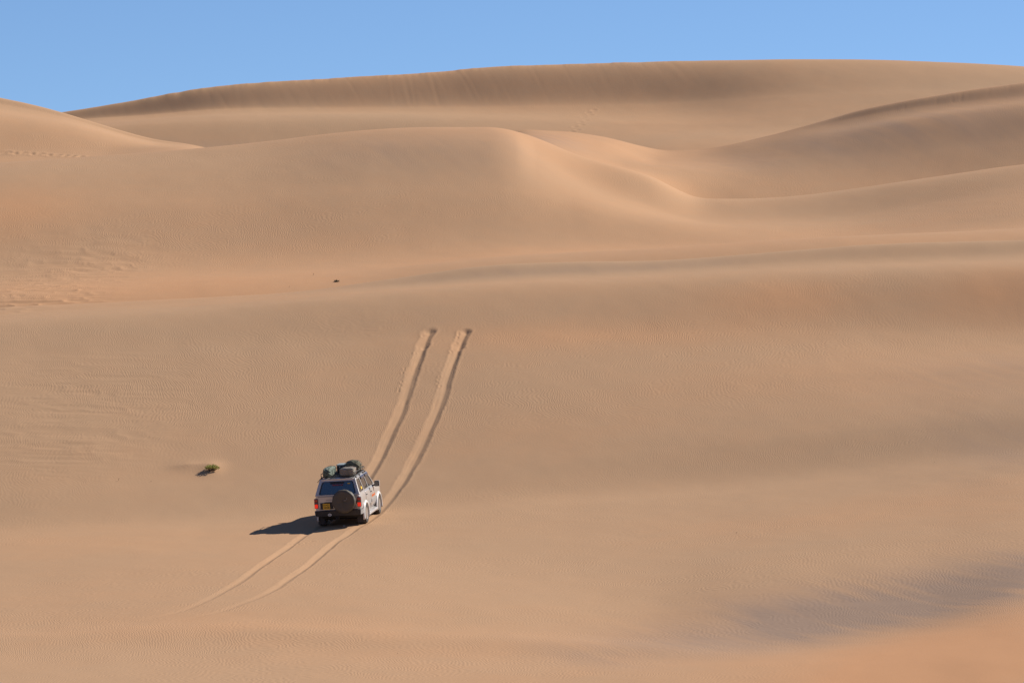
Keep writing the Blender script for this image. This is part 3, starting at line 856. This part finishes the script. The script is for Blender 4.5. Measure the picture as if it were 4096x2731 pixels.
# tail lights
for s in (-1, 1):
    x = s * .875
    tl = None
    for z0, z1, mt, nm in ((1.19, 1.32, 'red', 'tail_light'), (1.125, 1.185, 'clear', 'reversing_lens'), (.96, 1.12, 'redlit', 'brake_lens')):
        bm = bmesh.new(); box(bm, (x, REAR + .0, (z0 + z1) / 2), (.135, .12, z1 - z0))
        o = from_bm(nm, bm, M[mt], tl or car, bevel=.02)
        if tl is None: tl = o
    bm = bmesh.new(); box(bm, (x, REAR + .018, 1.14), (.152, .12, .39))
    from_bm('light_housing', bm, M['black'], tl, bevel=.02)

# rear bumper with lighter wrapped corners
bm = bmesh.new()
pts = [(-.95, REAR + .45), (-.96, REAR + .08), (-.90, REAR - .10), (-.70, REAR - .15), (.70, REAR - .15), (.90, REAR - .10), (.96, REAR + .08), (.95, REAR + .45)]
inn = [(-.80, REAR + .45), (-.80, REAR + .1), (-.7, REAR + .02), (-.6, REAR), (.6, REAR), (.7, REAR + .02), (.80, REAR + .1), (.80, REAR + .45)]
for a in (0,):
    lo = [bm.verts.new((x * .98, y + .02, .62)) for x, y in pts]; hi = [bm.verts.new((x, y, .84)) for x, y in pts]
    li = [bm.verts.new((x, y, .62)) for x, y in inn]; hi2 = [bm.verts.new((x, y, .86)) for x, y in inn]
    for k in range(7):
        bm.faces.new((lo[k], lo[k+1], hi[k+1], hi[k])); bm.faces.new((hi[k], hi[k+1], hi2[k+1], hi2[k]))
        bm.faces.new((li[k+1], li[k], hi2[k], hi2[k+1])); bm.faces.new((lo[k+1], lo[k], li[k], li[k+1]))
    for k in (0, 7): bm.faces.new((lo[k], hi[k], hi2[k], li[k]))
bp_ = from_bm('rear_bumper', bm, M['black'], car, bevel=.015)
for s in (-1, 1):
    bm = bmesh.new()
    q = [(.965, REAR + .40), (.975, REAR + .08), (.93, REAR - .085)]
    vs = []
    for x, y in q:
        for z in (.645, .83): vs.append(bm.verts.new((s * (x - (.01 if z < .7 else 0)), y, z)))
    for k in (0, 2): bm.faces.new((vs[k], vs[k+1], vs[k+3], vs[k+2]))
    o = from_bm('bumper_corner', bm, M['grey'], bp_)
    sm = o.modifiers.new('s', 'SOLIDIFY'); sm.thickness = .012; sm.offset = 0
bm = bmesh.new(); lathe(bm, [(-.004, .001), (-.004, 1), (.004, 1), (.004, .001)], 28, 'Y'); bm.transform(Matrix.Translation((-.33, REAR - .145, .685)) @ Matrix.Diagonal((.078, 1, .056, 1)))
ov = from_bm('oval_sticker', bm, M['sticker'], bp_)
bm = bmesh.new(); lathe(bm, [(-.004, .001), (-.004, 1), (.004, 1), (.004, .001)], 28, 'Y'); bm.transform(Matrix.Translation((-.33, REAR - .150, .685)) @ Matrix.Diagonal((.05, 1, .026, 1)))
from_bm('sticker_mark', bm, M['grey'], ov)
bm = bmesh.new(); tube(bm, [(-.03, REAR - .3, .54), (-.03, REAR + .1, .56)], .03); box(bm, (-.03, REAR - .08, .55), (.12, .2, .12))
from_bm('tow_bar', bm, M['under'], car)
for s in (-1, 1):
    bm = bmesh.new(); box(bm, (s * .80, -1.425 - .50, .44), (.28, .015, .40))
    from_bm('mud_flap', bm, M['black'], car)
# front bumper, grille side, lamps (seen only from the side)
bm = bmesh.new(); box(bm, (0, FRONT + .03, .74), (1.80, .22, .24))
from_bm('front_bumper', bm, M['black'], car, bevel=.04)
bm = bmesh.new(); box(bm, (0, FRONT + .0, 1.04), (.95, .05, .22)); from_bm('grille', bm, M['black'], car, bevel=.01)
for s in (-1, 1):
    bm = bmesh.new(); box(bm, (s * .63, FRONT - .0, 1.04), (.28, .06, .20)); from_bm('headlight', bm, M['clear'], car, bevel=.02)

# flares, running boards
for s in (-1, 1):
    for ay in (-1.425, 1.425):
        bm = bmesh.new(); rings = []
        n = 22
        for k in range(n + 1):
            t = R(-14 + 208 * k / n)
            wv = 1.0
            prof = [(.91, .470), (.975, .465), (.992, .485), (.985, .545), (.945, .59), (.91, .58)]
            rings.append([bm.verts.new((s * x, ay + r * math.cos(t), .50 + r * math.sin(t))) for x, r in prof])
        m_ = len(rings[0])
        for a, b in zip(rings, rings[1:]):
            for k in range(m_): bm.faces.new((a[k], a[(k+1)%m_], b[(k+1)%m_], b[k]))
        bm.faces.new(rings[0]); bm.faces.new(rings[-1][::-1])
        from_bm('wheel_arch_flare', bm, M['white'], car, smooth=True)
    bm = bmesh.new()
    vs = []
    for y in (-.90, .90):
        for x, z in ((.82, .57), (.97, .50), (1.0, .46), (.99, .41), (.80, .43)):
            vs.append(bm.verts.new((s * x, y, z)))
    for k in range(5): bm.faces.new((vs[k], vs[(k+1)%5], vs[5+(k+1)%5], vs[5+k]))
    bm.faces.new(vs[:5]); bm.faces.new(vs[5:])
    from_bm('running_board', bm, M['paint'], car, bevel=.01)
    # door mirror
    bm = bmesh.new(); box(bm, (s * 1.06, .60, 1.49), (.20, .09, .22)); mi = from_bm('door_mirror', bm, M['black'], car, bevel=.03)
    bm = bmesh.new(); box(bm, (s * 1.065, .657, 1.49), (.215, .05, .235)); from_bm('mirror_shell', bm, M['white'], mi, bevel=.02)
    bm = bmesh.new(); box(bm, (s * .93, .62, 1.43), (.14, .05, .06)); from_bm('mirror_arm', bm, M['black'], mi, bevel=.01)
    bm = bmesh.new(); box(bm, (s * 1.055, .552, 1.49), (.15, .006, .16)); from_bm('mirror_glass', bm, M['clear'], mi)

# wheels
def wheel_parts():
    bm = bmesh.new()
    prof = [(-.125, .235), (-.135, .30), (-.13, .37), (-.11, .395), (-.06, .405), (0, .407), (.06, .405), (.11, .395), (.13, .37), (.135, .30), (.125, .235)]
    n = 60; rings = []
    for k in range(n):
        t = 2 * math.pi * k / n
        ring = []
        for a, r in prof:
            if r > .38: r = r - (.012 if k % 3 == 0 else 0)
            ring.append(bm.verts.new((a, r * math.cos(t), r * math.sin(t))))
        rings.append(ring)
    for i in range(n):
        a, b = rings[i], rings[(i+1)%n]
        for k in range(len(prof) - 1): bm.faces.new((a[k], a[k+1], b[k+1], b[k]))
        bm.faces.new((a[-1], a[0], b[0], b[-1]))
    bmesh.ops.recalc_face_normals(bm, faces=bm.faces)
    ty = bpy.data.meshes.new('tyre'); bm.to_mesh(ty); bm.free(); ty.materials.append(M['rubber'])
    bm = bmesh.new()
    lathe(bm, [(-.10, .236), (-.10, .225), (.04, .20), (.04, .01)], 40)
    lathe(bm, [(.04, .20), (.09, .222), (.128, .228), (.130, .240), (.12, .24)], 40)
    lathe(bm, [(.03, .001), (.03, .075), (.085, .065), (.10, .04), (.10, .001)], 24)
    for k in range(6):
        a = 2 * math.pi * k / 6
        box(bm, (.065, .14 * math.cos(a), .14 * math.sin(a)), (.04, .15, .075), Euler((a, 0, 0)))
    bmesh.ops.recalc_face_normals(bm, faces=bm.faces)
    ri = bpy.data.meshes.new('rim'); bm.to_mesh(ri); bm.free(); ri.materials.append(M['alloy'])
    return ty, ri
ty_me, ri_me = wheel_parts()
for s in (-1, 1):
    for y in (-1.425, 1.425):
        wh = empty('wheel', car); wh.location = (s * .84, y, .40)
        wh.rotation_euler = (random.uniform(0, 1), 0, 0 if s > 0 else math.pi)
        if y > 0: wh.rotation_euler[2] += R(2)
        a = bpy.data.objects.new('tyre', ty_me); b = bpy.data.objects.new('rim', ri_me)
        for o in (a, b): COL.objects.link(o); o.parent = wh

# spare wheel in its cover
bm = bmesh.new()
n = 64
prof = [(0, .42), (.02, .46), (.10, .472), (.20, .468), (.25, .452), (.275, .41), (.285, .33), (.27, .20), (.262, .0)]
rings = []
for i, (d, r) in enumerate(prof):
    ring = []
    for k in range(n):
        t = 2 * math.pi * k / n
        wob = .006 * math.sin(9 * t + i) + .004 * math.sin(17 * t)
        sag = -.012 * max(0, -math.sin(t)) * (i > 4)
        ring.append(bm.verts.new(((r + wob * (r > .3)) * math.cos(t), -d + .010 * math.sin(5 * t + 2 * i) * (i > 5), (r + wob * (r > .3)) * math.sin(t) + sag)))
    rings.append(ring)
for a, b in zip(rings, rings[1:]):
    for k in range(n): bm.faces.new((a[k], a[(k+1)%n], b[(k+1)%n], b[k]))
bm.faces.new(rings[0])
bmesh.ops.remove_doubles(bm, verts=bm.verts, dist=.001)
bm.transform(Matrix.Translation((.30, REAR - .10, 1.21)))
sp = from_bm('spare_wheel_cover', bm, M['vinyl'], car, smooth=True)
bm = bmesh.new(); tube(bm, [(.45, REAR - .392, 1.36), (.45, REAR - .392, 1.28)], .006, 5); box(bm, (.37, REAR - .393, 1.26), (.09, .004, .015))
from_bm('cover_lace', bm, M['grey'], sp)
bm = bmesh.new(); box(bm, (.30, REAR - .05, 1.15), (.95, .09, .12))
from_bm('wheel_carrier', bm, M['black'], car)

# seats
for x in (-.38, .38):
    for y, n_ in ((.15, 1), (-.75, 1)):
        bm = bmesh.new(); box(bm, (x, y - .25, 1.42), (.46, .14, .42), Euler((R(-8), 0, 0)))
        st = from_bm('seat_back', bm, M['seat'], car, bevel=.05)
        bm = bmesh.new(); box(bm, (x, y - .27, 1.73), (.26, .11, .18)); from_bm('headrest', bm, M['seat'], st, bevel=.04)
bm = bmesh.new()
for k in range(24):
    a = 2 * math.pi * k / 24; b = 2 * math.pi * (k + 1) / 24
    tube(bm, [(.38 + .18 * math.cos(a), .48, 1.50 + .18 * math.sin(a)), (.38 + .18 * math.cos(b), .48, 1.50 + .18 * math.sin(b))], .014, 5)
from_bm('steering_wheel', bm, M['seat'], car)
# wiper
bm = bmesh.new(); tube(bm, [(-.12, YRB - .015, BELT + .02), (.35, YRB + .02, BELT + .09)], .008, 5); from_bm('rear_wiper', bm, M['black'], car)

# roof rack
RZ = 2.125
bm = bmesh.new()
ry0, ry1, rx = -2.02, .15, .66
for s in (-1, 1):
    tube(bm, [(s * rx, ry0, RZ), (s * rx, ry1, RZ)], .014, 6)
    tube(bm, [(s * (rx + .02), ry0, RZ + .14), (s * (rx + .02), ry1, RZ + .14)], .014, 6)
    for k in range(7):
        y = ry0 + (ry1 - ry0) * k / 6
        tube(bm, [(s * rx, y, RZ), (s * (rx + .02), y, RZ + .14)], .010, 6)
    for y in (-1.8, -1.05, -.3, .05):
        tube(bm, [(s * rx, y, RZ), (s * (XT + .01), y, ROOFZ + .015)], .014, 6)
        box(bm, (s * (XT + .005), y, ROOFZ + .03), (.05, .07, .05))
for k in range(12):
    y = ry0 + (ry1 - ry0) * k / 11
    box(bm, (0, y, RZ), (2 * rx, .045, .016))
tube(bm, [(-rx - .02, ry1, RZ + .14), (rx + .02, ry1, RZ + .14)], .014, 6)
tube(bm, [(-rx - .02, ry0, RZ + .14), (-rx - .02, ry0 - .02, RZ + .02), (-rx + .0, ry0, RZ)], .012, 6)
from_bm('roof_rack', bm, M['rack'], car)
bm = bmesh.new(); tube(bm, [(-.70, -2.0, 2.10), (-.77, -2.06, 2.02), (-.83, -2.10, 1.95)], .012, 6); tube(bm, [(-.68, -1.95, 2.12), (-.73, -1.98, 2.05)], .018, 6)
from_bm('loose_strap', bm, M['strap'], car)

for ch in car.children:                      # ride height
    if not ch.name.startswith('wheel.') and ch.name != 'wheel':
        ch.location.z -= .15
# ------------------------------------------------------------------ put the wagon on the sand
cp = cast(1403, 2074)
view_az = math.atan2(cp[0], cp[1])
HEAD = view_az + R(10.7)
fw = Vector((math.sin(HEAD), math.cos(HEAD), 0)); rt_ = Vector((math.cos(HEAD), -math.sin(HEAD), 0))
def gnd0(x, y):
    global Z
    keep = Z; Z = Z0; h = ground(x, y); Z = keep; return h
pts = {}
for sx in (-1, 1):
    for sy in (-1, 1):
        q = Vector((cp[0], cp[1], 0)) + fw * 1.425 * sy + rt_ * .83 * sx
        pts[sx, sy] = gnd0(q.x, q.y)
pitch = R(-0.5) + math.atan(((pts[1,1] + pts[-1,1]) - (pts[1,-1] + pts[-1,-1])) / 2 / 2.85)
roll = math.atan(((pts[1,1] + pts[1,-1]) - (pts[-1,1] + pts[-1,-1])) / 2 / 1.66)
print('CAR pitch, roll deg', math.degrees(pitch), math.degrees(roll), 'r', cp[3])
zc = sum(pts.values()) / 4 - 0.03
fv = (fw + Vector((0, 0, math.tan(pitch)))).normalized()
rv = (rt_ + Vector((0, 0, math.tan(roll)))).normalized()
uv = rv.cross(fv).normalized(); rv = fv.cross(uv).normalized()
CM = Matrix.Identity(4)
CM = Matrix(((rv.x, fv.x, uv.x, cp[0]), (rv.y, fv.y, uv.y, cp[1]), (rv.z, fv.z, uv.z, zc), (0, 0, 0, 1))) @ Matrix.Scale(1.015, 4)
car.matrix_world = CM

# ------------------------------------------------------------------ luggage on the rack: things of their own
def soft_bag(name, size, material, seed, label, cat, loc, rotz=0, round_=3.2, wr=.018, n=14, arch=0.0):
    bm = bmesh.new()
    bmesh.ops.create_cube(bm, size=2.0)
    bmesh.ops.subdivide_edges(bm, edges=bm.edges[:], cuts=n, use_grid_fill=True)
    rs = np.random.default_rng(seed); ph = rs.uniform(0, 6, 8)
    for v in bm.verts:
        c = v.co; k = round_
        l = (abs(c.x) ** k + abs(c.y) ** k + abs(c.z) ** k) ** (1 / k)
        p = c / l
        x, y, z = p
        wv = math.sin(7 * x + 5 * y + ph[0]) * math.sin(9 * z + 4 * y + ph[1]) + .6 * math.sin(17 * y + 9 * x + ph[2]) * math.cos(13 * z + ph[3]) + .4 * math.sin(29 * x + 23 * y + 19 * z + ph[4])
        f = 1 + wr * wv * 2
        zz = z
        if z > 0: zz = z * (1 - arch * x * x) * (1 + .10 * math.sin(3 * y + ph[5]))
        v.co = Vector((x * f * size[0] / 2, y * f * size[1] / 2, (zz * f + 1) * size[2] / 2 if z > -.85 else 0))
    o = from_bm(name, bm, material, None, smooth=True)
    o.matrix_world = CM @ Matrix.Translation(loc) @ Matrix.Rotation(rotz, 4, 'Z')
    o['label'] = label; o['category'] = cat
    return o
def strap_loop(name, o, y, size, material, w_=.03):
    bm = bmesh.new()
    hx, hz = size[0] / 2 + .012, size[2] + .014
    k = 5.0; ring = []
    for i in range(28):
        t = math.pi * i / 27
        cx_, cz_ = math.cos(t), math.sin(t)
        e = 2 / 3.0
        x = hx * math.copysign(abs(cx_) ** e, cx_); z = size[2] / 2 + (size[2] / 2 + .012) * abs(cz_) ** e * 1.0
        ring.append((x, z))
    ring = [(ring[0][0], .05)] + ring + [(ring[-1][0], .05)]
    vs = [[bm.verts.new((x, y + d, z)) for x, z in ring] for d in (-w_ / 2, w_ / 2)]
    for i in range(len(ring) - 1): bm.faces.new((vs[0][i], vs[0][i+1], vs[1][i+1], vs[1][i]))
    q = from_bm(name, bm, material, o)
    sm = q.modifiers.new('s', 'SOLIDIFY'); sm.thickness = .006; sm.offset = 0
    return q
TOPZ = RZ + .010 - .15
b1s = (.33, 1.45, .33)
b1 = soft_bag('duffel_bag', b1s, M['canvas_green'], 1, 'grey-green long duffel bag lying along the left side of the roof rack', 'bag', (-.47, -1.27, TOPZ), 0, 5.0, .022)
for y in (-.30, .12, .42): strap_loop('strap', b1, y, b1s, M['strap'])
b2s = (.60, .72, .31)
b2 = soft_bag('duffel_bag', b2s, M['canvas_pale'], 2, 'brownish kit bag with pale top and red strap, right rear of the roof rack', 'bag', (.34, -1.58, TOPZ), 0, 5.5, .022, arch=.10)
strap_loop('strap', b2, .12, b2s, M['redstrap'], .02)
b4s = (.64, .62, .47)
b4 = soft_bag('canvas_bundle', b4s, M['canvas_olive'], 4, 'olive round-topped canvas bundle, tallest load at the front right of the roof rack', 'bundle', (.37, -.55, TOPZ), 0, 3.0, .022, arch=.30)
strap_loop('strap', b4, .15, (b4s[0], b4s[1], b4s[2] * .97), M['strap'])
strap_loop('strap', b4, -.1, (b4s[0], b4s[1], b4s[2] * .97), M['strap'])
bm = bmesh.new(); box(bm, (0, 0, .14), (.56, .58, .28))
b3 = from_bm('storage_case', bm, M['case'], None, bevel=.04)
b3.matrix_world = CM @ Matrix.Translation((-.02, -.35, TOPZ + .002))
b3['label'] = 'black storage case with grey lid on the roof rack beside the round bundle'; b3['category'] = 'case'
bm = bmesh.new(); box(bm, (0, 0, .305), (.58, .60, .05)); from_bm('lid', bm, M['caselid'], b3, bevel=.015)
for x in (-.15, .15):
    bm = bmesh.new(); box(bm, (x, -.297, .24), (.05, .02, .08)); from_bm('latch', bm, M['grey'], b3)

# ------------------------------------------------------------------ desert plants and small things
def place(o, x, y, rmin=100.0, sink=.0):
    p = cast(x, y, rmin)
    o.location = (p[0], p[1], p[2] - sink)
def leaf(bm, c, d, ln, wd):
    d = d.normalized(); u = d.cross(Vector((random.uniform(-1, 1), random.uniform(-1, 1), random.uniform(-.3, 1)))).normalized()
    a = c; b = c + d * ln * .5 + u * wd; e = c + d * ln; f = c + d * ln * .5 - u * wd
    bm.faces.new([bm.verts.new(q) for q in (a, b, e, f)])
def shrub(name, px, py, wx, wy, h, ns, lm, label, rmin=100.0, leaves=26, lsize=.045, sink=.01):
    root = empty(name); place(root, px, py, rmin, sink)
    root['label'] = label; root['category'] = 'plant'
    st, lf = bmesh.new(), bmesh.new()
    for i in range(ns):
        a = random.uniform(0, 2 * math.pi); rr_ = math.sqrt(random.random())
        base = Vector((math.cos(a) * wx * .35 * rr_, math.sin(a) * wy * .35 * rr_, 0))
        tip = Vector((math.cos(a) * wx * rr_, math.sin(a) * wy * rr_, h * random.uniform(.55, 1.0) * (1 - .45 * rr_ ** 2)))
        mid_ = (base + tip) / 2 + Vector((random.uniform(-.04, .04), random.uniform(-.04, .04), .25 * h))
        tube(st, [base, mid_, tip], [.007, .005, .003], 5)
        for k in range(leaves):
            t = random.uniform(.35, 1.0)
            p = base.lerp(mid_, t * 2) if t < .5 else mid_.lerp(tip, t * 2 - 1)
            p = p + Vector((random.gauss(0, .022), random.gauss(0, .022), random.gauss(0, .02)))
            if p.z < .01: p.z = .01
            leaf(lf, p, Vector((random.gauss(0, 1), random.gauss(0, 1), random.uniform(0, 1.6))), lsize * random.uniform(.6, 1.3), lsize * .28)
    from_bm('stems', st, M['stem'], root); from_bm('foliage', lf, M[lm], root)
    return root
shrub('desert_bush', 848, 1882, .33, .30, .30, 48, 'leafg', 'green low desert bush beside a wind-blown ridge of sand, left of the car')
shrub('desert_bush', 1347, 1127, .14, .14, .08, 10, 'leafd', 'dark low bush on the far sandy slope just above the dune crest', 212)
def twig(px, py, sc_, seed, label, rmin=100.0):
    random.seed(seed)
    bm = bmesh.new()
    tube(bm, [(0, 0, -.03), (.01 * sc_, 0, .08 * sc_), (.03 * sc_, 0, .2 * sc_)], [.012 * sc_, .010 * sc_, .007 * sc_], 5)
    for k in range(5):
        a = random.uniform(0, 6.28); z = random.uniform(.06, .18) * sc_
        tube(bm, [(.01 * sc_, 0, z), (.01 * sc_ + math.cos(a) * .08 * sc_, math.sin(a) * .08 * sc_, z + random.uniform(0, .06) * sc_)], [.006 * sc_, .004 * sc_], 4)
    o = from_bm('dry_twig', bm, M['stem']); place(o, px, py, rmin)
    o['label'] = label; o['category'] = 'twig'; o['group'] = 'dead twigs poking out of the sand'
    return o
twig(474, 1922, .55, 1, 'small upright dead twig farthest left on the near slope, left of the green bush')
twig(604, 1927, .30, 2, 'tiny low dead sprig on the sand between the leftmost twig and the green bush')
twig(1253, 1102, .6, 3, 'thin pale twig on the far slope, upper left of the dark bush', 212)
twig(1157, 1149, .45, 4, 'dark speck of a twig just above the dune crest, lower left of the dark bush', 212)
twig(2945, 2134, .35, 5, 'small dead twig alone on the rippled sand right of the car')
twig(2672, 1427, .35, 6, 'faint dead twig on the rippled slope, right of the tyre track heads')
twig(1590, 2613, .22, 7, 'tiny dead twig in the foreground sand near the bottom edge')
twig(3738, 1850, .25, 8, 'tiny dead twig far to the right on the near slope')
random.seed(11)
bm = bmesh.new(); bmesh.ops.create_icosphere(bm, subdivisions=2, radius=1.0)
for v in bm.verts: v.co *= 1 + .15 * math.sin(5 * v.co.x + 3 * v.co.y) + random.uniform(-.05, .05)
bm.transform(Matrix.Diagonal((.045, .03, .018, 1)))
o = from_bm('pebble', bm, M['stone'], None, smooth=True); place(o, 1377, 2103, 100, -.012)
o['label'] = 'small white stone in the shadow beneath the back of the car'; o['category'] = 'stone'
